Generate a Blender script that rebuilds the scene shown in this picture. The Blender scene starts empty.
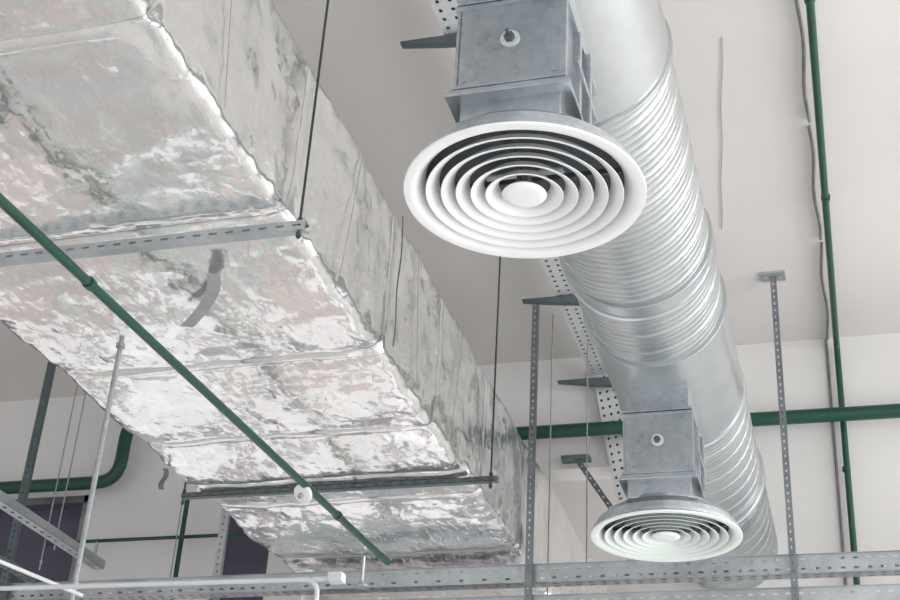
import bpy, bmesh, random
from math import *
from mathutils import Vector, Matrix, noise

random.seed(4)
E = 1.6          # eye height, every dz below is height above the eye
scn = bpy.context.scene
COL = scn.collection

# ------------------------------------------------------------------ materials
def new_mat(name):
    m = bpy.data.materials.new(name); m.use_nodes = True
    nt = m.node_tree
    return m, nt, nt.nodes["Principled BSDF"]
def N(nt, t, **kw):
    n = nt.nodes.new(t)
    for k, v in kw.items():
        if k in n.inputs: n.inputs[k].default_value = v
        else: setattr(n, k, v)
    return n
def ramp(nt, stops):
    r = nt.nodes.new("ShaderNodeValToRGB")
    while len(r.color_ramp.elements) < len(stops): r.color_ramp.elements.new(0.5)
    for e, (p, c) in zip(r.color_ramp.elements, stops):
        e.position = p; e.color = (c[0], c[1], c[2], 1)
    return r
def paint(name, col, rough=0.5, var=0.05, scale=6.0, metal=0.0, bump=0.0):
    m, nt, b = new_mat(name)
    tc = N(nt, "ShaderNodeTexCoord"); no = N(nt, "ShaderNodeTexNoise", Scale=scale, Detail=6.0)
    nt.links.new(tc.outputs["Object"], no.inputs["Vector"])
    r = ramp(nt, [(0.3, [c * (1 - var) for c in col]), (0.7, [min(1, c * (1 + var)) for c in col])])
    nt.links.new(no.outputs["Fac"], r.inputs["Fac"]); nt.links.new(r.outputs["Color"], b.inputs["Base Color"])
    b.inputs["Roughness"].default_value = rough; b.inputs["Metallic"].default_value = metal
    if bump:
        bp = N(nt, "ShaderNodeBump", Strength=bump, Distance=0.01)
        nt.links.new(no.outputs["Fac"], bp.inputs["Height"]); nt.links.new(bp.outputs["Normal"], b.inputs["Normal"])
    return m
def galvanised(name, lo, hi, rough=0.38, scale=28.0, spangle=0.12, bump=0.0, metal=.9, rv=.05):
    m, nt, b = new_mat(name)
    tc = N(nt, "ShaderNodeTexCoord")
    v = N(nt, "ShaderNodeTexVoronoi", Scale=scale); no = N(nt, "ShaderNodeTexNoise", Scale=4.0, Detail=10.0, Roughness=.6)
    nt.links.new(tc.outputs["Object"], v.inputs["Vector"]); nt.links.new(tc.outputs["Object"], no.inputs["Vector"])
    mx = N(nt, "ShaderNodeMix", data_type='FLOAT'); mx.inputs[0].default_value = 1 - spangle
    sep = N(nt, "ShaderNodeSeparateColor"); nt.links.new(v.outputs["Color"], sep.inputs[0])
    nt.links.new(sep.outputs[0], mx.inputs[2]); nt.links.new(no.outputs["Fac"], mx.inputs[3])
    r = ramp(nt, [(0.35, lo), (0.65, hi)])
    nt.links.new(mx.outputs[0], r.inputs["Fac"]); nt.links.new(r.outputs["Color"], b.inputs["Base Color"])
    b.inputs["Metallic"].default_value = metal
    rr = N(nt, "ShaderNodeMapRange"); rr.inputs[1].default_value = .3; rr.inputs[2].default_value = .7; rr.inputs[3].default_value = rough - rv; rr.inputs[4].default_value = rough + rv
    nt.links.new(mx.outputs[0], rr.inputs[0]); nt.links.new(rr.outputs[0], b.inputs["Roughness"])
    if bump:
        n2 = N(nt, "ShaderNodeTexNoise", Scale=2.2, Detail=3.0); nt.links.new(tc.outputs["Object"], n2.inputs["Vector"])
        bp = N(nt, "ShaderNodeBump", Strength=bump, Distance=0.03)
        nt.links.new(n2.outputs["Fac"], bp.inputs["Height"]); nt.links.new(bp.outputs["Normal"], b.inputs["Normal"])
    return m
M_box = galvanised("galvanised_box_steel", (0.38, 0.41, 0.44), (0.58, 0.61, 0.64), 0.31, 60, .1, .4)
M_spiral = galvanised("galvanised_spiral_steel", (0.485, 0.515, 0.525), (0.545, 0.575, 0.585), 0.30, 50, .04, 0, .92, .012)
M_strut = galvanised("galvanised_strut_steel", (0.42, 0.45, 0.47), (0.56, 0.59, 0.61), 0.45, 80, .1)
M_tray = galvanised("galvanised_tray_steel", (0.66, 0.685, 0.70), (0.76, 0.78, 0.79), 0.45, 80, .1, 0, .4)
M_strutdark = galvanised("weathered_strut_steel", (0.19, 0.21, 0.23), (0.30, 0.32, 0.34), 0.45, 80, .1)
M_white = paint("white_powder_coat", (0.86, 0.875, 0.88), 0.38, 0.02, 3)
M_white2 = paint("pale_mint_white_powder_coat", (0.79, 0.86, 0.83), 0.38, 0.02, 3)
M_throat = paint("throat_shade_grey", (0.13, 0.145, 0.16), 0.5, 0.15, 6, 0.3)  # dark grey standing in for shade behind the louver rings
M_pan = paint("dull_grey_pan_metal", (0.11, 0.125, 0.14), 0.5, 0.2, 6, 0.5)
M_green = paint("dark_green_pipe_paint", (0.006, 0.060, 0.038), 0.35, 0.15, 5)
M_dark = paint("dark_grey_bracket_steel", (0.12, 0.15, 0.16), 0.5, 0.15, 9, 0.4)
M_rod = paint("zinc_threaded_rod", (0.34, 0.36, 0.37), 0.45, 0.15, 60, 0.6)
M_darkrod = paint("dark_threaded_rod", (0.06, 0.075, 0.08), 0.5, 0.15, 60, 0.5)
M_plastic = paint("grey_plastic_conduit", (0.58, 0.59, 0.61), 0.4, 0.04)
M_tag = paint("grey_cloth_tape", (0.33, 0.34, 0.34), 0.6, 0.12, 20)
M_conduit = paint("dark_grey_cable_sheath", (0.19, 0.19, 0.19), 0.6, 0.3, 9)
M_cable = paint("light_grey_cable_sheath", (0.42, 0.41, 0.40), 0.6, 0.1, 20)
M_navy = paint("mauve_panel_paint", (0.25, 0.215, 0.25), 0.5, 0.1)
M_salmon = paint("pale_salmon_panel_paint", (0.84, 0.72, 0.70), 0.5, 0.1)
M_mint = paint("pale_green_panel_paint", (0.78, 0.84, 0.81), 0.5, 0.1)

def ceiling_mat(name, col):
    m, nt, b = new_mat(name)
    tc = N(nt, "ShaderNodeTexCoord"); no = N(nt, "ShaderNodeTexNoise", Scale=0.7, Detail=5.0); n2 = N(nt, "ShaderNodeTexNoise", Scale=40.0, Detail=4.0)
    for n in (no, n2): nt.links.new(tc.outputs["Object"], n.inputs["Vector"])
    r = ramp(nt, [(0.3, [c * 0.94 for c in col]), (0.7, [min(1, c * 1.04) for c in col])])
    nt.links.new(no.outputs["Fac"], r.inputs["Fac"]); nt.links.new(r.outputs["Color"], b.inputs["Base Color"])
    bp = N(nt, "ShaderNodeBump", Strength=0.15, Distance=0.004); nt.links.new(n2.outputs["Fac"], bp.inputs["Height"])
    nt.links.new(bp.outputs["Normal"], b.inputs["Normal"]); b.inputs["Roughness"].default_value = 0.85
    return m
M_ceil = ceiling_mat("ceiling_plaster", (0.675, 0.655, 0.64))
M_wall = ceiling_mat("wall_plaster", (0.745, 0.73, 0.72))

def foil_mat(name, rough, strength, big=.05):
    m, nt, b = new_mat(name)
    L = nt.links.new
    tc = N(nt, "ShaderNodeTexCoord")
    warp = N(nt, "ShaderNodeTexNoise", Scale=3.0, Detail=3.0)
    L(tc.outputs["Object"], warp.inputs["Vector"])
    add = N(nt, "ShaderNodeVectorMath", operation='MULTIPLY_ADD'); add.inputs[1].default_value = (0.10, 0.10, 0.10)
    L(warp.outputs["Color"], add.inputs[0]); L(tc.outputs["Object"], add.inputs[2])
    def mad(a, k, base):
        s = N(nt, "ShaderNodeMath", operation='MULTIPLY_ADD'); s.inputs[1].default_value = k; L(a, s.inputs[0])
        if base is None: s.inputs[2].default_value = 0
        else: L(base, s.inputs[2])
        return s.outputs[0]
    # crumpled facets: each cell is a small plane with its own tilt
    def facets(scale, stretch, rot=0.0):
        mp = N(nt, "ShaderNodeMapping"); mp.inputs["Scale"].default_value = stretch; mp.inputs["Rotation"].default_value = (rot * .3, rot * .3, rot)
        L(add.outputs[0], mp.inputs["Vector"])
        v = N(nt, "ShaderNodeTexVoronoi", Scale=scale); L(mp.outputs[0], v.inputs["Vector"])
        d = N(nt, "ShaderNodeVectorMath", operation='SUBTRACT'); L(mp.outputs[0], d.inputs[0]); L(v.outputs["Position"], d.inputs[1])
        c = N(nt, "ShaderNodeVectorMath", operation='SUBTRACT'); L(v.outputs["Color"], c.inputs[0]); c.inputs[1].default_value = (.5, .5, .5)
        dt = N(nt, "ShaderNodeVectorMath", operation='DOT_PRODUCT'); L(d.outputs[0], dt.inputs[0]); L(c.outputs[0], dt.inputs[1])
        return dt.outputs["Value"]
    no = N(nt, "ShaderNodeTexNoise", Scale=3.0, Detail=3.0, Roughness=0.5); L(add.outputs[0], no.inputs["Vector"])
    h = mad(facets(3.5, (1.5, .7, 1), .5), big, None)
    h = mad(facets(9.0, (.6, 1.5, 1), -.7), .07, h)
    h = mad(facets(18.0, (1.8, .6, 1), 1.0), .08, h)
    h = mad(facets(44.0, (1, 1, 1)), .065, h)
    h = mad(no.outputs["Fac"], .008, h)
    bp = N(nt, "ShaderNodeBump", Strength=strength, Distance=1.0)
    L(h, bp.inputs["Height"]); L(bp.outputs["Normal"], b.inputs["Normal"])
    r = ramp(nt, [(0.3, (0.86, 0.865, 0.86)), (0.7, (0.94, 0.945, 0.935))])
    L(no.outputs["Fac"], r.inputs["Fac"]); L(r.outputs["Color"], b.inputs["Base Color"])
    b.inputs["Metallic"].default_value = 1.0; b.inputs["Roughness"].default_value = rough
    return m
M_foil = foil_mat("crinkled_foil_wrap", 0.20, 1.0)
M_foilside = foil_mat("satin_foil_wrap", 0.22, 1.1, .05)
M_tape = foil_mat("foil_tape", 0.24, 0.7, .03)

M_floor, nt, b = new_mat("floor_screed")
tc = N(nt, "ShaderNodeTexCoord"); no = N(nt, "ShaderNodeTexNoise", Scale=0.5, Detail=2.0)
nt.links.new(tc.outputs["Object"], no.inputs["Vector"])
r = ramp(nt, [(0.30, (0.42, 0.43, 0.46)), (0.42, (0.80, 0.81, 0.82)), (0.52, (0.95, 0.95, 0.94)), (0.60, (0.95, 0.93, 0.92)), (0.70, (0.93, 0.78, 0.76)), (0.80, (0.80, 0.89, 0.84))])  # pink and green patches added to tint the foil's reflections
nt.links.new(no.outputs["Fac"], r.inputs["Fac"]); nt.links.new(r.outputs["Color"], b.inputs["Base Color"]); b.inputs["Roughness"].default_value = 0.6

M_glass, nt, b = new_mat("dark_tinted_glazing")
b.inputs["Base Color"].default_value = (0.075, 0.07, 0.11, 1); b.inputs["Roughness"].default_value = 0.25

# ------------------------------------------------------------------ helpers
def V(x, y, dz): return Vector((x, y, dz + E))
def root(name, loc, label, cat, group=None, mesh=None):
    o = bpy.data.objects.new(name, mesh); o.location = loc
    if mesh is None: o.empty_display_size = 0.1
    COL.objects.link(o); o["label"] = label; o["category"] = cat
    if group: o["group"] = group
    return o
def mesh_of(name, vf, mat, loc=Vector((0, 0, 0)), smooth=False):
    vs, fs = vf
    me = bpy.data.meshes.new(name)
    me.from_pydata([tuple(Vector(v) - loc) for v in vs], [], fs); me.validate()
    bm = bmesh.new(); bm.from_mesh(me); bmesh.ops.recalc_face_normals(bm, faces=bm.faces); bm.to_mesh(me); bm.free()
    me.materials.append(mat)
    if smooth:
        for p in me.polygons: p.use_smooth = True
        try: me.set_sharp_from_angle(angle=radians(38))
        except Exception: pass
    return me
def wloc(o):
    l = Vector(o.location)
    while o.parent: o = o.parent; l += o.location
    return l
def part(name, vf, mat, parent, smooth=False, solid=0.0, base=None):
    loc = base if base is not None else wloc(parent)
    o = bpy.data.objects.new(name, mesh_of(name, vf, mat, loc, smooth)); COL.objects.link(o); o.parent = parent
    if solid:
        md = o.modifiers.new("s", 'SOLIDIFY'); md.thickness = solid
    return o
def thing(name, vf, mat, loc, label, cat, group=None, smooth=False, solid=0.0):
    o = root(name, loc, label, cat, group, mesh_of(name, vf, mat, Vector(loc), smooth))
    if solid:
        md = o.modifiers.new("s", 'SOLIDIFY'); md.thickness = solid
    return o
def join(*vfs):
    vs, fs = [], []
    for v, f in vfs:
        n = len(vs); vs += list(v); fs += [tuple(i + n for i in q) for q in f]
    return vs, fs
def box(x0, x1, y0, y1, z0, z1, bev=0.0):
    """absolute x,y and dz"""
    bm = bmesh.new(); bmesh.ops.create_cube(bm, size=1)
    for v in bm.verts:
        v.co = Vector(((x0 + x1) / 2 + v.co.x * (x1 - x0), (y0 + y1) / 2 + v.co.y * (y1 - y0), (z0 + z1) / 2 + E + v.co.z * (z1 - z0)))
    if bev: bmesh.ops.bevel(bm, geom=list(bm.edges), offset=bev, segments=2, affect='EDGES', profile=0.7)
    bm.verts.index_update()
    r = [v.co.copy() for v in bm.verts], [tuple(v.index for v in f.verts) for f in bm.faces]
    bm.free(); return r
def fillet(pts, rad, n=6):
    pts = [Vector(p) for p in pts]; out = [pts[0]]
    for i in range(1, len(pts) - 1):
        a, p, c = pts[i - 1], pts[i], pts[i + 1]
        d1 = (a - p); d2 = (c - p); r = min(rad, d1.length * .45, d2.length * .45)
        s = p + d1.normalized() * r; e = p + d2.normalized() * r
        for k in range(n + 1):
            t = k / n; out.append(s * (1 - t) ** 2 + p * 2 * t * (1 - t) + e * t * t)
    out.append(pts[-1]); return out
def tube(pts, r, seg=14, cap=True):
    pts = [Vector(p) for p in pts]; vs, fs = [], []
    t0 = (pts[1] - pts[0]).normalized(); up = Vector((0, 0, 1)) if abs(t0.z) < .9 else Vector((0, 1, 0))
    n = t0.cross(up).normalized()
    for i, p in enumerate(pts):
        if i == 0: t = t0
        elif i == len(pts) - 1: t = (pts[i] - pts[i - 1]).normalized() if (pts[i] - pts[i - 1]).length > 1e-9 else t
        else: t = ((pts[i + 1] - p).normalized() + (p - pts[i - 1]).normalized()).normalized()
        if t.length < .5: t = t0
        n = (n - t * n.dot(t)).normalized(); bb = t.cross(n)
        rr = r[i] if isinstance(r, (list, tuple)) else r
        for k in range(seg):
            a = 2 * pi * k / seg; vs.append(p + (n * cos(a) + bb * sin(a)) * rr)
    for i in range(len(pts) - 1):
        for k in range(seg):
            a = i * seg + k; c = i * seg + (k + 1) % seg; fs.append((a, c, c + seg, a + seg))
    if cap: fs.append(tuple(range(seg))); fs.append(tuple(range((len(pts) - 1) * seg, len(pts) * seg)))
    return vs, fs
def lathe(prof, c, seg=96, closed=True):
    vs, fs = [], []; n = len(prof)
    for k in range(seg):
        a = 2 * pi * k / seg
        for r, z in prof: vs.append(Vector((c[0] + r * cos(a), c[1] + r * sin(a), c[2] + z)))
    for k in range(seg):
        k2 = (k + 1) % seg
        for i in range(n if closed else n - 1):
            j = (i + 1) % n; fs.append((k * n + i, k * n + j, k2 * n + j, k2 * n + i))
    return vs, fs
def perf(o, u, w, L, W, nu, rows, fu=0.6, fw=0.45):
    """plate with slotted holes: o corner, u length dir, w width dir"""
    o, u, w = Vector(o), Vector(u).normalized(), Vector(w).normalized(); vs, fs = [], []
    cl, cw = L / nu, W / rows
    idx = {}
    for i in range(nu + 1):
        for j in range(rows + 1):
            idx[i, j] = len(vs); vs.append(o + u * cl * i + w * cw * j)
    for i in range(nu):
        for j in range(rows):
            c = o + u * cl * (i + .5) + w * cw * (j + .5)
            a, bq = cl * fu / 2, cw * fw / 2; e = min(a, bq) * .55
            n0 = len(vs)
            for (p, q) in ((-a + e, -bq), (a - e, -bq), (a, -bq + e), (a, bq - e), (a - e, bq), (-a + e, bq), (-a, bq - e), (-a, -bq + e)):
                vs.append(c + u * p + w * q)
            A, B, C, D = idx[i, j], idx[i + 1, j], idx[i + 1, j + 1], idx[i, j + 1]
            h = [n0 + k for k in range(8)]
            fs += [(A, B, h[1], h[0]), (B, h[2], h[1]), (B, C, h[3], h[2]), (C, h[4], h[3]), (C, D, h[5], h[4]), (D, h[6], h[5]), (D, A, h[7], h[6]), (A, h[0], h[7])]
    return vs, fs
def quad(a, b, c, d): return [Vector(a), Vector(b), Vector(c), Vector(d)], [(0, 1, 2, 3)]
def channel(o, u, w, d, L, W, D, nu, rows=1, fu=.6, fw=.4):
    """C-channel: perforated web (u x w) with two flanges of depth D along d"""
    o, u, w, d = Vector(o), Vector(u).normalized(), Vector(w).normalized(), Vector(d).normalized()
    q1 = quad(o, o + u * L, o + u * L + d * D, o + d * D)
    p = o + w * W; q2 = quad(p, p + u * L, p + u * L + d * D, p + d * D)
    a = o + d * D; q3 = quad(a, a + u * L, a + u * L + w * W * .22, a + w * W * .22)
    a = o + d * D + w * W * .78; q4 = quad(a, a + u * L, a + u * L + w * W * .22, a + w * W * .22)
    return join(perf(o, u, w, L, W, nu, rows, fu, fw), q1, q2, q3, q4)

# ------------------------------------------------------------------ room
H = 4.10; YW = 7.91; YP = 7.76
def structure(name, vf, mat):
    o = bpy.data.objects.new(name, mesh_of(name, vf, mat)); COL.objects.link(o); o["kind"] = "structure"; return o
structure("ceiling", box(-10, 8, -4, 13, H, H + .2), M_ceil)
structure("floor", box(-14, 12, -12, 13, -E - .1, -E), M_floor)
structure("wall_left", box(-10.2, -10, -4, 13, -E, H), M_wall)  # unseen wall added to block sky light from the left
WT = 3.32; WX = -5.0
W0, W1 = YW, YW + .2
structure("wall_far", join(
    box(-10, 8, W0, W1, WT, H), box(-1.28, 8, W0, W1, 2.0, WT), box(-3.62, -3.36, W0, W1, 2.0, WT), box(WX, -4.0, W0, W1, 2.0, WT), box(-10, -8.4, W0, W1, 2.0, WT),
    box(-10, -8.4, W0, W1, -E, 2.0), box(-1.9, 8, W0, W1, -E, 2.0)), M_wall)
structure("window_1", box(-8.4, WX, YW + .08, YW + .10, 2.0, WT), M_glass)
structure("window_2", box(-4.0, -3.62, YW + .08, YW + .10, 2.0, WT), M_glass)
structure("trim_1", join(*[box(x, x + .05, YW - .01, YW + .11, 2.0, WT) for x in (-8.4, -7.2, -6.15, WX - .05)] + [box(-8.4, WX, YW - .01, YW + .11, WT - .05, WT)]), M_strutdark)
# unseen lower wall: open bays and coloured panels added for the foil to reflect
structure("added_band", box(-8.4, -1.9, YW + .02, YW + .16, 1.64, 2.0), M_navy)  # unseen dark band, added to darken reflections in the foil's far end
structure("added_bay_frame", join(*[box(x, x + .12, YW + .02, YW + .16, -E, 1.64) for x in (-8.4, -6.9, -5.35, -4.0, -2.9, -2.02)] + [box(-8.4, -1.9, YW + .04, YW + .12, .95, 1.05)]), M_navy)  # unseen bars, added to break up the bright bays in reflection
structure("added_panel_1", box(-6.78, -5.35, YW + .05, YW + .10, -E, .30), M_salmon)  # unseen coloured panels, added only to show in the foil's reflections
structure("added_panel_2", box(-5.23, -4.0, YW + .05, YW + .10, -E, .0), M_mint)
structure("added_panel_3", box(-3.88, -2.9, YW + .05, YW + .10, -E, .45), M_salmon)
structure("wall_back", box(-10, 8, 12.8, 13, -E, H), M_wall)

# ------------------------------------------------------------------ rectangular foil duct
X0, X1, B, T = -3.174, -1.711, 2.48, 3.17
YE = 10.2
SY1, SY2 = 3.60, 5.89       # strut rows
FL = [1.6, 2.60, 3.62, 4.62, 5.36, 6.18, 6.98, 7.8, 8.9]
def section(off=0.0, cr=0.055, step=0.02):
    x0, x1, z0, z1 = X0 - off, X1 + off, B - off, T + off
    pts = []
    def line(a, b):
        a, b = Vector(a), Vector(b); n = max(1, int((b - a).length / step))
        for i in range(n): pts.append(a.lerp(b, i / n))
    def arc(cx, cz, a0):
        for i in range(6):
            a = radians(a0 + 90 * i / 6); pts.append(Vector((cx + cr * cos(a), cz + cr * sin(a))))
    line((x0 + cr, z0), (x1 - cr, z0)); arc(x1 - cr, z0 + cr, -90)
    line((x1, z0 + cr), (x1, z1 - cr)); arc(x1 - cr, z1 - cr, 0)
    line((x1 - cr, z1), (x0 + cr, z1)); arc(x0 + cr, z1 - cr, 90)
    line((x0, z1 - cr), (x0, z0 + cr)); arc(x0 + cr, z0 + cr, 180)
    return pts
sec = section()
nsec = len(sec)
nrm = []
for i in range(nsec):
    t = (sec[(i + 1) % nsec] - sec[i - 1]); nrm.append(Vector((t.y, -t.x)).normalized())
cx, cz = (X0 + X1) / 2, (B + T) / 2
def disp(i, y):
    p = sec[i]; m = nrm[i]; q = Vector((p.x, y, p.y))
    lo = max([f for f in FL if f <= y], default=FL[0] - 1); hi = min([f for f in FL if f > y], default=FL[-1] + 1.4)
    t = (y - lo) / (hi - lo); pil = sin(pi * min(1, max(0, t)))
    dn = min(y - lo, hi - y); rg = exp(-(dn / 0.022) ** 2) if dn < .12 else 0
    wb = max(0, min(1, (-m.y - .2) / .6))          # weight of underside
    d = (.010 + .014 * wb) * pil ** .7 + (.003 + .008 * wb) * rg - .012
    if min(abs(y - SY1), abs(y - SY2)) < .05: d = d * (1 - wb) - .012 * wb
    d += (.008 + .004 * wb) * noise.noise(q * 1.8)
    d -= .010 * abs(noise.noise(q * 4.5 + Vector((3, 1, 7))))
    d -= 0.0018 * abs(noise.noise(q * 11 + Vector((3, 1, 7))))
    dc = min(abs(p.x - X0), abs(p.x - X1)) + min(abs(p.y - B), abs(p.y - T))
    if dc < .16 and p.y < cz:
        w = (.16 - dc) * (1.0 if p.x > cx else .6)
        d += w * .13 * noise.noise(Vector((q.x * 6, q.y * 4, q.z * 6))) - w * .16 * abs(noise.noise(Vector((q.x * 9, q.y * 10, q.z * 9)))) - w * .14 * rg
    return d
def wrap(ys, extra):
    vs, fs = [], []; n = nsec
    for j, y in enumerate(ys):
        for i in range(n):
            e = extra(j, i); d = disp(i, y) + e
            vs.append(Vector((sec[i].x + nrm[i].x * d, y, sec[i].y + nrm[i].y * d + E)))
    for j in range(len(ys) - 1):
        for i in range(n):
            a = j * n + i; c = j * n + (i + 1) % n; fs.append((a, c, c + n, a + n))
    return vs, fs
duct = root("rectangular_duct", V(cx, 1.2, B), "large rectangular air duct wrapped in crinkled silver foil", "air duct")
ny = int((YE - 1.0) / .014)
fw_ = part("foil_wrap", wrap([1.0 + (YE - 1.0) * j / ny for j in range(ny + 1)], lambda j, i: 0), M_foil, duct, smooth=True)
fw_.data.materials.append(M_foilside)
for p in fw_.data.polygons:
    c = p.center + duct.location
    if abs(p.normal.x) > .6 and c.z - E > B + .06: p.material_index = 1
for y in FL[1:-2]:
    K = 7
    part("foil_tape_band", wrap([y - .028 + .056 * k / (K - 1) for k in range(K)], lambda j, i: .0025 if 0 < j < K - 1 else .0008), M_tape, duct, smooth=True)
def ribbon(pts, w, wd):
    vs, fs = [], []; wd = Vector(wd).normalized()
    for p in pts: vs += [Vector(p) - wd * w / 2, Vector(p) + wd * w / 2]
    for i in range(len(pts) - 1): fs.append((2 * i, 2 * i + 1, 2 * i + 3, 2 * i + 2))
    return vs, fs
pts = [V(-2.10 - .26 * (i / 12) ** 1.5, 3.82 + .34 * i / 12, B - .050 - .001 * i) for i in range(13)]
part("loose_tape_strip", ribbon(pts, .05, (1, .4, 0)), M_tag, duct, smooth=True)
pts = [V(-3.175 + .006 * sin(i * .9), 5.62 + .008 * sin(i * .8), B - .016 * i) for i in range(8)]
part("hanging_foil_scrap", ribbon(pts, .026, (1, .3, 0)), M_dark, duct, smooth=True)
for y, s in ((2.15, 1), (2.95, -1), (4.1, 1), (4.95, -1), (5.6, 1)):
    part("binding_wire", tube([V(X1 + .008, y - .06 * s, B + .02), V(X1 + .008, y, (B + T) / 2), V(X1 + .006, y + .05 * s, T - .02)], .0012, 6), M_rod, duct)
part("side_seam", ribbon([V(X1 + .012, 4.66 + .010 * sin(k * 1.1), B + .05 + (T - B - .07) * k / 10) for k in range(11)], .018, (0, 1, 0)), M_dark, duct)

# trapeze struts under the foil duct
def strut(xa, xb, y, dz, h, lab, mat):
    return thing("support_strut", channel(V(xa, y - .018, dz - h / 2), (1, 0, 0), (0, 0, 1), (0, 1, 0), xb - xa, h, .036, 26, 1, .5, .26), mat, V((xa + xb) / 2, y, dz), lab, "strut", "trapeze struts", solid=.0025)
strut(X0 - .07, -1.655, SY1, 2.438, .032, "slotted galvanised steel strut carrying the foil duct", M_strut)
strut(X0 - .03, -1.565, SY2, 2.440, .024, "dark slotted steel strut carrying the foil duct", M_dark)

def rod(name, x, y, z0, z1, r, mat, lab, group="threaded hanger rods", nuts=()):
    o = thing(name, tube([V(x, y, z0), V(x, y, z1)], r, 10), mat, V(x, y, z1), lab, "rod", group)
    for z in nuts:
        part("hex_nut", tube([V(x, y, z - .007), V(x, y, z + .007)], r * 2.0, 6), mat, o)
    return o
dk = "dark threaded rod hanging beside the foil duct"
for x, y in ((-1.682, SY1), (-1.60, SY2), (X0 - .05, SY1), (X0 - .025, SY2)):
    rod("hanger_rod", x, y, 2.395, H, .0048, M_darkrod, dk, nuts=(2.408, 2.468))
tz = "thin zinc threaded rod hanging from the ceiling"
for x, y, z in ((-4.35, 6.6, 2.45), (-4.62, 6.9, 2.44), (-4.05, 7.45, 2.30), (-5.1, 6.4, 2.44), (-4.75, 5.9, 2.44), (-1.63, 7.3, 2.3), (-1.43, 7.4, 2.45)):
    rod("hanger_rod", x, y, z, H, .0042, M_rod, tz, nuts=(2.49,))

# ------------------------------------------------------------------ spiral duct
SX, SZ, SR = -.674, 2.758, .28
sp = root("spiral_duct", V(SX, 1.2, SZ), "long round spiral-wound galvanised steel duct", "air duct")
def spiral(y0, y1, pitch=.14, ribs=4):
    dy = .0040; ny = int((y1 - y0) / dy); seg = 128; vs, fs = [], []
    for j in range(ny + 1):
        y = y0 + (y1 - y0) * j / ny
        for k in range(seg):
            a = 2 * pi * k / seg
            ph = (y / pitch + k / seg) % 1.0
            d = min(ph, 1 - ph)
            ridge = .0056 * exp(-(d / .045) ** 2)
            p3 = (ph * ribs) % 1.0; d3 = min(p3, 1 - p3)
            ridge = max(ridge, .0030 * exp(-(d3 / .15) ** 2))
            r = SR - .003 + ridge
            vs.append(Vector((SX + r * cos(a), y, SZ + E + r * sin(a))))
    for j in range(ny):
        for k in range(seg):
            a = j * seg + k; c = j * seg + (k + 1) % seg; fs.append((a, c, c + seg, a + seg))
    return vs, fs
def collar(y0, y1, r):
    prof = [(0, r - .010), (.0015, r + .009), (.006, r + .011), (.016, r + .009), (.019, r), (.036, r)]
    pts, rs = [], []; L = y1 - y0
    for d, rr in prof: pts.append(V(SX, y0 + d, SZ)); rs.append(rr)
    n = max(2, int(L / .08))
    for i in range(1, n): pts.append(V(SX, y0 + .036 + (L - .072) * i / n, SZ)); rs.append(r)
    for d, rr in reversed(prof): pts.append(V(SX, y1 - d, SZ)); rs.append(rr)
    return tube(pts, rs, 128, False)
for a, c in ((1.0, 2.36), (3.28, 4.92), (5.74, YW)):
    part("spiral_pipe", spiral(a, c), M_spiral, sp, smooth=True)
part("tee_section", collar(2.33, 3.31, SR + .003), M_spiral, sp, smooth=True)
part("tee_section", collar(4.89, 5.77, SR + .003), M_spiral, sp, smooth=True)
part("coupling_collar", collar(4.40, 4.52, SR + .001), M_spiral, sp, smooth=True)
part("coupling_collar", collar(6.70, 6.82, SR + .003), M_spiral, sp, smooth=True)

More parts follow.
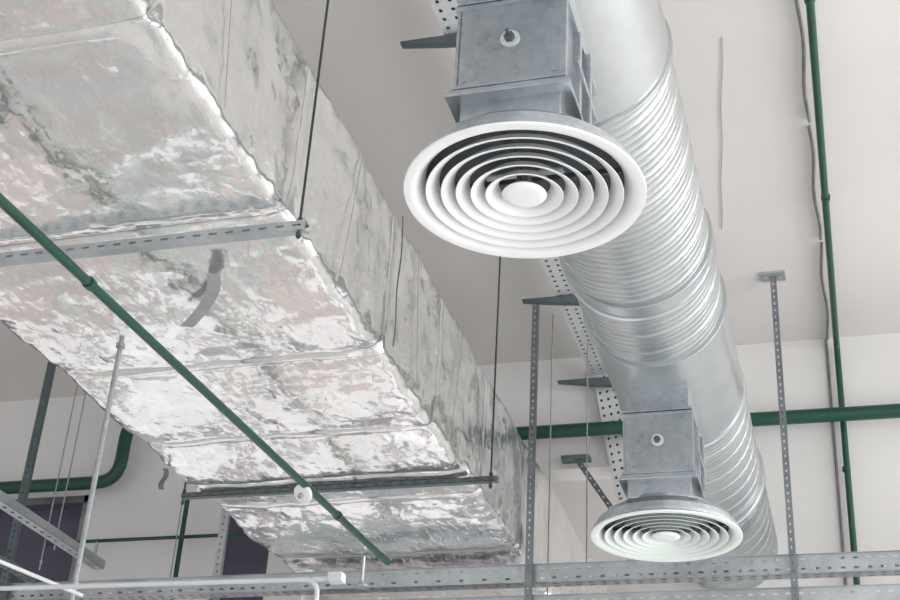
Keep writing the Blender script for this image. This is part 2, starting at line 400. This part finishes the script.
# ------------------------------------------------------------------ diffuser units
def diffuser(cy, lab, MW):
    cx = -.697; dz = 1.898; c = V(cx, cy, dz); D = .195
    u = root("air_diffuser", c, lab, "air diffuser", "round ceiling diffusers")
    part("outer_rim", lathe([(.301, .005), (.301, .001), (.300, -.001), (.286, -.0015), (.274, .0005), (.264, .008), (.254, .020), (.247, .038), (.2485, .039), (.2555, .022), (.266, .0105), (.277, .004)], c, 128), MW, u, smooth=True)
    for rb in (.246, .208, .171, .134, .097):
        part("louver_ring", lathe([(rb, 0), (rb - .001, -.0010), (rb - .008, .0012), (rb - .019, .0090), (rb - .028, .0200), (rb - .033, .033), (rb - .0317, .0333), (rb - .0268, .0210), (rb - .0178, .0102), (rb - .0075, .0026)], c, 96), MW, u, smooth=True)
    part("center_disc", lathe([(.0005, -.002), (.040, -.0035), (.052, -.001), (.056, .003), (.050, .010), (.0005, .012)], c, 64, False), MW, u, smooth=True)
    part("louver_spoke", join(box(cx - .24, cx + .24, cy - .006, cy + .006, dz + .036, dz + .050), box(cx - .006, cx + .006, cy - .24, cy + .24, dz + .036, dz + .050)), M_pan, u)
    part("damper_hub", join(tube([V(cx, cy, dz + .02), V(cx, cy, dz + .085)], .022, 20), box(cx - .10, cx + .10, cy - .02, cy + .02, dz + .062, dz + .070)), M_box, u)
    part("throat_shade_liner", lathe([(.268, .026), (.262, .044), (.218, .076), (.150, .092), (.0005, .094)], c, 96, False), M_throat, u, smooth=True)  # dark liner added as the shade seen between the rings
    part("back_pan", lathe([(.294, .010), (.294, .024), (.282, .026), (.278, .052), (.240, .086), (.196, .100), (.190, .118), (.172, .118), (.18, .098), (.226, .082), (.268, .048), (.272, .018)], c, 96), M_box, u, smooth=True)
    part("neck", box(cx - .126, cx + .126, cy - D + .02, cy + D - .02, dz + .106, dz + .172, .004), M_box, u)
    part("slip_flange", box(cx - .156, cx + .156, cy - D - .020, cy + D + .020, dz + .168, dz + .180, .002), M_box, u)
    part("slip_flange", box(cx - .149, cx + .149, cy - D - .012, cy + D + .012, dz + .184, dz + .192, .002), M_box, u)
    part("slip_flange", box(cx - .143, cx + .143, cy - D - .008, cy + D + .008, dz + .198, dz + .206, .002), M_box, u)
    bx = part("plenum_box", box(cx - .131, cx + .131, cy - D, cy + D, dz + .178, dz + .447, .003), M_box, u)
    part("standing_seam", box(cx + .131, cx + .143, cy - D - .004, cy - D + .014, dz + .206, dz + .447, .002), M_box, bx, base=c)
    part("standing_seam", box(cx - .139, cx - .131, cy - D - .006, cy - D + .006, dz + .206, dz + .447, .002), M_box, bx, base=c)
    part("side_rail", join(box(cx + .130, cx + .150, cy - .06, cy - .035, dz + .206, dz + .45, .003), box(cx + .130, cx + .162, cy + .02, cy + .035, dz + .206, dz + .44, .003),
                           box(cx + .145, cx + .160, cy - .13, cy + .12, dz + .29, dz + .305, .002)), M_box, bx, base=c)
    kz = dz + .338; fy = cy - D
    part("damper_knob", tube([V(cx, fy + .001, kz), V(cx, fy - .006, kz)], .025, 24), M_tray, bx, base=c)
    part("hex_bolt", join(tube([V(cx, fy - .006, kz), V(cx, fy - .018, kz)], .014, 6), tube([V(cx, fy - .01, kz), V(cx, fy - .038, kz)], .005, 10)), M_pan, bx, base=c)
    for sx in (-1, 1):
        for z in (.225, .428):
            part("screw", tube([V(cx + sx * .114, fy + .001, dz + z), V(cx + sx * .114, fy - .0045, dz + z)], .005, 8), M_strut, bx, base=c)
    part("top_flange", box(cx - .145, cx + .145, cy - D - .014, cy + D + .014, dz + .445, dz + .457, .002), M_box, u)
    part("top_flange", box(cx - .142, cx + .142, cy - D - .010, cy + D + .010, dz + .464, dz + .476, .002), M_box, u)
    part("saddle_neck", box(cx - .125, cx + .125, cy - D + .01, cy + D - .01, dz + .45, dz + .612), M_box, u)
    return u
diffuser(2.77, "white round louvred diffuser on a grey steel plenum box", M_white)
diffuser(5.28, "pale mint-white round louvred diffuser on a grey steel plenum box", M_white2)

# ------------------------------------------------------------------ perforated tray along the ceiling then down the wall
PZ = 3.93; xa, wd = -1.50, .165
pt = root("perforated_cable_tray", V(xa + wd / 2, 1.0, PZ), "perforated galvanised cable tray running along the ceiling and down the wall", "cable tray")
part("ceiling_run", join(perf(V(xa, 1.0, PZ), (0, 1, 0), (1, 0, 0), YW - .06 - 1.0, wd, 120, 3, .36, .34),
     quad(V(xa, 1.0, PZ), V(xa, YW - .06, PZ), V(xa, YW - .06, PZ + .025), V(xa, 1.0, PZ + .025)),
     quad(V(xa + wd, 1.0, PZ), V(xa + wd, YW - .06, PZ), V(xa + wd, YW - .06, PZ + .025), V(xa + wd, 1.0, PZ + .025))), M_tray, pt, solid=.0015)
for s in (.028, .083, .138):  # dark strips added above the tray so its holes read dark
    part("hole_backing", tube([V(xa + s, 1.0, PZ + .018), V(xa + s, YW - .08, PZ + .018)], .013, 10), M_pan, pt)
dwn = Vector((.13, 0, -.75)).normalized(); wv = Vector((.75, 0, .13)).normalized()
w0 = V(xa + .02, YW - .06, PZ)
part("wall_run", join(perf(w0, dwn, wv, .86, .135, 16, 3, .36, .34),
     quad(w0, w0 + dwn * .86, w0 + dwn * .86 + Vector((0, .03, 0)), w0 + Vector((0, .03, 0)))), M_tray, pt, solid=.0015)
for s in (.023, .068, .113):  # same added dark backing behind the holes of the wall run
    part("hole_backing", tube([w0 + wv * s + Vector((0, .02, 0)), w0 + wv * s + dwn * .86 + Vector((0, .02, 0))], .012, 10), M_pan, pt)
def wedge(y, dz):
    xa, xb = -1.70, -1.33; w = .038
    vs = []
    for yy in (y - w / 2, y + w / 2):
        vs += [V(xa, yy, dz), V(xb, yy, dz), V(xb, yy, dz - .060), V(xa + .18, yy, dz - .038), V(xa, yy, dz - .011)]
    fs = [(0, 1, 2, 3, 4), (5, 6, 7, 8, 9)] + [(i, (i + 1) % 5, (i + 1) % 5 + 5, i + 5) for i in range(5)]
    return thing("cantilever_bracket", (vs, fs), M_dark, V((xa + xb) / 2, y, dz), "dark steel cantilever bracket holding the perforated tray", "bracket", "cantilever brackets")
wedge(4.45, PZ - .006); wedge(6.80, PZ - .006); wedge(7.80, PZ - .05)

# ------------------------------------------------------------------ green pipes
def pipe(name, path, r, lab, bend=.1, clamps=(), mat=None, group="green painted pipes", cat="pipe"):
    P = fillet(path, bend) if len(path) > 2 else [Vector(p) for p in path]
    o = thing(name, tube(P, r, 18), mat or M_green, P[0], lab, cat, group, smooth=True)
    for c, d in clamps:
        c = Vector(c); d = Vector(d).normalized()
        part("pipe_clamp", tube([c - d * .014, c + d * .014], r * 1.28, 18), mat or M_green, o, smooth=True)
    return o
pipe("sprinkler_pipe", [V(-2.50, 2.1, 2.30), V(-2.335, 6.60, 2.30)], .0175, "thin dark green pipe slung beneath the foil duct", clamps=[(V(-2.445, 3.6, 2.3), (0, 1, 0)), (V(-2.36, 5.9, 2.3), (0, 1, 0))])
pipe("sprinkler_pipe", [V(-8.0, YP, 3.35), V(-4.73, YP, 3.35), V(-4.73, YP, 3.82), V(-4.0, YP, 3.82)], .045, "thick dark green pipe with an elbow before the wall", bend=.16, clamps=[(V(-6.2, YP, 3.35), (1, 0, 0))])
pipe("sprinkler_pipe", [V(-3.3, YP, 3.52), V(2.7, YP, 3.50)], .043, "thick dark green horizontal pipe before the wall", clamps=[(V(-1.1, YP, 3.513), (1, 0, 0)), (V(.61, YP, 3.507), (1, 0, 0))])
pipe("riser_pipe", [V(.052, 1.5, 4.03), V(.04, YW - .05, 4.03), V(.02, YW - .05, 1.2)], .0185, "thin dark green pipe along the ceiling and down the wall", bend=.05,
     clamps=[(V(.045, 6.2, 4.03), (0, 1, 0)), (V(.045, 4.65, 4.03), (0, 1, 0)), (V(.03, YW - .05, 3.2), (0, 0, 1))])
pipe("sprinkler_pipe", [V(-5.2, YP, 2.93), V(-3.7, YP, 2.93)], .012, "slim dark green pipe in front of the wall")
pipe("sprinkler_pipe", [V(-4.15, 7.7, 3.2), V(-4.15, 7.7, 2.45)], .016, "slim dark green vertical pipe in front of the wall")
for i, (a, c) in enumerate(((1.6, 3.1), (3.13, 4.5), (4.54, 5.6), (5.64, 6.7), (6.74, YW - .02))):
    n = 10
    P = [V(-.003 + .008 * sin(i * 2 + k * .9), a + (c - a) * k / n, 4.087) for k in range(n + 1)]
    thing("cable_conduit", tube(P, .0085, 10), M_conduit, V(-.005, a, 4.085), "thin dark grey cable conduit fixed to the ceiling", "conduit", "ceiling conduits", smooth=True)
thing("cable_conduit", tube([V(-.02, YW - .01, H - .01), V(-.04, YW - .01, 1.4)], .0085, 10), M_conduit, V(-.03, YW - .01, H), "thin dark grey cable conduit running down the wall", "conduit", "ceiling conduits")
cab = [V(-.345 - .17 * (i / 12) + .004 * sin(i * 1.3), 4.9 + 1.6 * i / 12, H - .006) for i in range(13)]
thing("loose_cable", tube(cab, .0024, 8), M_cable, cab[0], "thin grey cable running along the ceiling", "cable", smooth=True)

# ------------------------------------------------------------------ slotted hanger posts + cross trays
def post(x, y, z0, z1, w, mat, lab, plate=True):
    n = int((z1 - z0) / .042)
    o = thing("slotted_hanger_post", channel(V(x - w / 2, y, z0), (0, 0, 1), (1, 0, 0), (0, 1, 0), z1 - z0, w, .025, n, 1, .36, .22), mat, V(x, y, z1), lab, "post", "slotted hanger posts", solid=.002)
    if plate: part("ceiling_plate", join(box(x - .07, x + .07, y - .04, y + .06, z1 - .012, z1, .002), box(x - .05, x - .03, y - .005, y + .015, z1 - .03, z1 - .01), box(x + .03, x + .05, y - .005, y + .015, z1 - .03, z1 - .01)), M_strut, o)
    return o
YT = 7.11
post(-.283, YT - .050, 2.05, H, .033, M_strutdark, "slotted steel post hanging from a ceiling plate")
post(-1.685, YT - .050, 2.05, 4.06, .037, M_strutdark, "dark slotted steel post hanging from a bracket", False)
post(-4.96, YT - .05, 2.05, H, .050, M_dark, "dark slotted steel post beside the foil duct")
post(-3.63, YT + .12, 2.1, H, .05, M_strut, "slotted steel post behind the foil duct")

def cable_tray(xa, xb, y, z0, z1, d, lab, nu):
    o = root("perforated_cable_tray", V((xa + xb) / 2, y, z0), lab, "cable tray", "cross trays")
    part("side_rail", join(perf(V(xa, y, z0), (1, 0, 0), (0, 0, 1), xb - xa, z1 - z0, nu, 2, .4, .24),
         quad(V(xa, y, z1), V(xb, y, z1), V(xb, y - .014, z1), V(xa, y - .014, z1)), quad(V(xa, y - .014, z0), V(xb, y - .014, z0), V(xb, y, z0), V(xa, y, z0))), M_strut, o, solid=.002)
    part("side_rail", perf(V(xa, y + d, z0), (1, 0, 0), (0, 0, 1), xb - xa, z1 - z0, nu // 2, 1, .4, .3), M_strut, o, solid=.002)
    part("tray_bottom", perf(V(xa, y, z0), (1, 0, 0), (0, 1, 0), xb - xa, d, nu, 2, .5, .4), M_strut, o, solid=.002)
    return o
cable_tray(-5.4, 2.5, YT, 2.33, 2.43, .08, "perforated galvanised cable tray crossing beneath the ducts", 120)
cable_tray(-3.2, 2.5, YT - .005, 2.13, 2.255, .12, "lower perforated galvanised cable tray crossing beneath the ducts", 90)
thing("steel_channel", channel(V(-4.38, 4.0, 2.50), (0, 1, 0), (1, 0, 0), (0, 0, 1), 3.1, .07, .05, 40, 1, .4, .3), M_strut, V(-4.33, 4.0, 2.5), "galvanised steel channel running toward the glazing", "steel channel", solid=.002)
thing("steel_channel", channel(V(-4.82, 4.2, 2.435), (0, 1, 0), (1, 0, 0), (0, 0, 1), 2.9, .055, .04, 40, 1, .4, .3), M_strutdark, V(-4.78, 4.2, 2.43), "dark steel channel running toward the glazing", "steel channel", solid=.002)

pc = pipe("plastic_conduit", [V(-2.75, 3.66, 1.24), V(-1.53, 3.72, 1.252), V(-1.53, 3.72, .6)], .0075, "grey plastic conduit with an elbow and small joint box", bend=.05, mat=M_plastic, group="white conduits", cat="conduit")
part("joint_box", box(-1.495, -1.45, 3.70, 3.74, 1.240, 1.268, .004), M_plastic, pc)
part("joint_link", tube([V(-1.55, 3.72, 1.252), V(-1.49, 3.72, 1.253)], .0075, 12), M_plastic, pc)
pipe("plastic_conduit", [V(-2.56, 3.2, 1.27), V(-2.40, 3.85, 1.27)], .0065, "short straight grey plastic conduit", mat=M_plastic, group="white conduits", cat="conduit")
rod("hanger_rod", -2.52, 3.985, 1.26, 2.30, .0095, M_rod, "zinc threaded rod hanging from the thin green pipe", nuts=(1.35, 2.26))
def sprinkler(x, y, zt, zb, white):
    d = root("sprinkler", V(x, y, zt), "small white round sprinkler rosette on the green pipe" if white else "grey drop pipe with a small flared sprinkler", "sprinkler")
    if white:
        part("rosette", tube([V(x - .012, y - .022, zt - .018), V(x - .016, y - .030, zt - .026), V(x - .020, y - .040, zt - .036), V(x - .021, y - .042, zt - .038)], [.040, .047, .047, .036], 28), M_white, d, smooth=True)
        part("drop_nipple", tube([V(x - .021, y - .042, zt - .038), V(x - .028, y - .052, zt - .052)], .011, 12), M_tag, d)
    else:
        part("drop_pipe", tube([V(x, y, zt), V(x, y, zb)], .011, 12), M_strut, d)
        part("deflector", lathe([(.001, 0), (.045, .004), (.045, .010), (.018, .02), (.012, .04), (.001, .04)], V(x, y, zb - .02), 24, False), M_strut, d, smooth=True)
sprinkler(-2.375, 5.56, 2.30, 0, True)
sprinkler(-4.80, YP, 2.92, 2.80, False)
sprinkler(-2.60, 6.95, 2.46, 2.30, False)
dd = Vector((.40, 0, -.62)).normalized(); ww = Vector((.62, 0, .40)).normalized()
br = thing("diagonal_brace", channel(V(-1.60, 7.84, 3.36), dd, ww, (0, 1, 0), .40, .028, .03, 8, 1, .35, .22), M_dark, V(-1.6, 7.85, 3.1), "dark slotted diagonal brace with a clamp near the wall", "bracket", solid=.002)
part("beam_clamp", box(-1.68, -1.50, 7.83, 7.92, 3.355, 3.38, .003), M_dark, br)

# ------------------------------------------------------------------ camera
f, yaw, pitch, roll = 1374.8143, 0.3054382, 0.5084345, 0.0619340
cyw, syw, cp_, sp_ = cos(yaw), sin(yaw), cos(pitch), sin(pitch)
fwd = Vector((-syw * cp_, cyw * cp_, sp_)); rt = Vector((cyw, syw, 0)); up = rt.cross(fwd)
c_, s_ = cos(roll), sin(roll)
r2 = rt * c_ + up * s_; u2 = -rt * s_ + up * c_
Mx = Matrix(((r2.x, u2.x, -fwd.x, 0), (r2.y, u2.y, -fwd.y, 0), (r2.z, u2.z, -fwd.z, E), (0, 0, 0, 1)))
cam = bpy.data.cameras.new("camera"); cam.sensor_width = 36; cam.lens = f / 900 * 36
co = bpy.data.objects.new("camera", cam); co.matrix_world = Mx; COL.objects.link(co); scn.camera = co

# ------------------------------------------------------------------ light
w = bpy.data.worlds.new("world"); scn.world = w; w.use_nodes = True
bg = w.node_tree.nodes["Background"]; bg.inputs[0].default_value = (0.93, 0.97, 1.0, 1); bg.inputs[1].default_value = 1.05
def area(loc, tgt, sx, sy, power, col=(1, 1, 1)):
    l = bpy.data.lights.new("window_and_fill_light", 'AREA'); l.shape = 'RECTANGLE'; l.size = sx; l.size_y = sy; l.energy = power; l.color = col
    o = bpy.data.objects.new("window_and_fill_light", l); o.location = loc
    o.rotation_euler = (Vector(tgt) - Vector(loc)).to_track_quat('-Z', 'Y').to_euler(); COL.objects.link(o)
area((9.0, 5, 2.2), (-1, 7, 4.8), 12, 5, 1120, (1, .985, .965))
area((-1, -6, 1.5), (-1, 5, 4.5), 8, 3, 90, (1, .99, .97))
# added fills, unseen: foil highlights through the bays, and brightness for the room beyond
area((-5.1, 8.5, 1.6), (-5.1, 0, 1.2), 6.6, 3.6, 66, (1, 1, 1))
area((0.5, 10.6, 1.4), (-1.5, 10.8, 5.5), 4, 3, 60, (1, 1, 1))
scn.view_settings.view_transform = 'Standard'
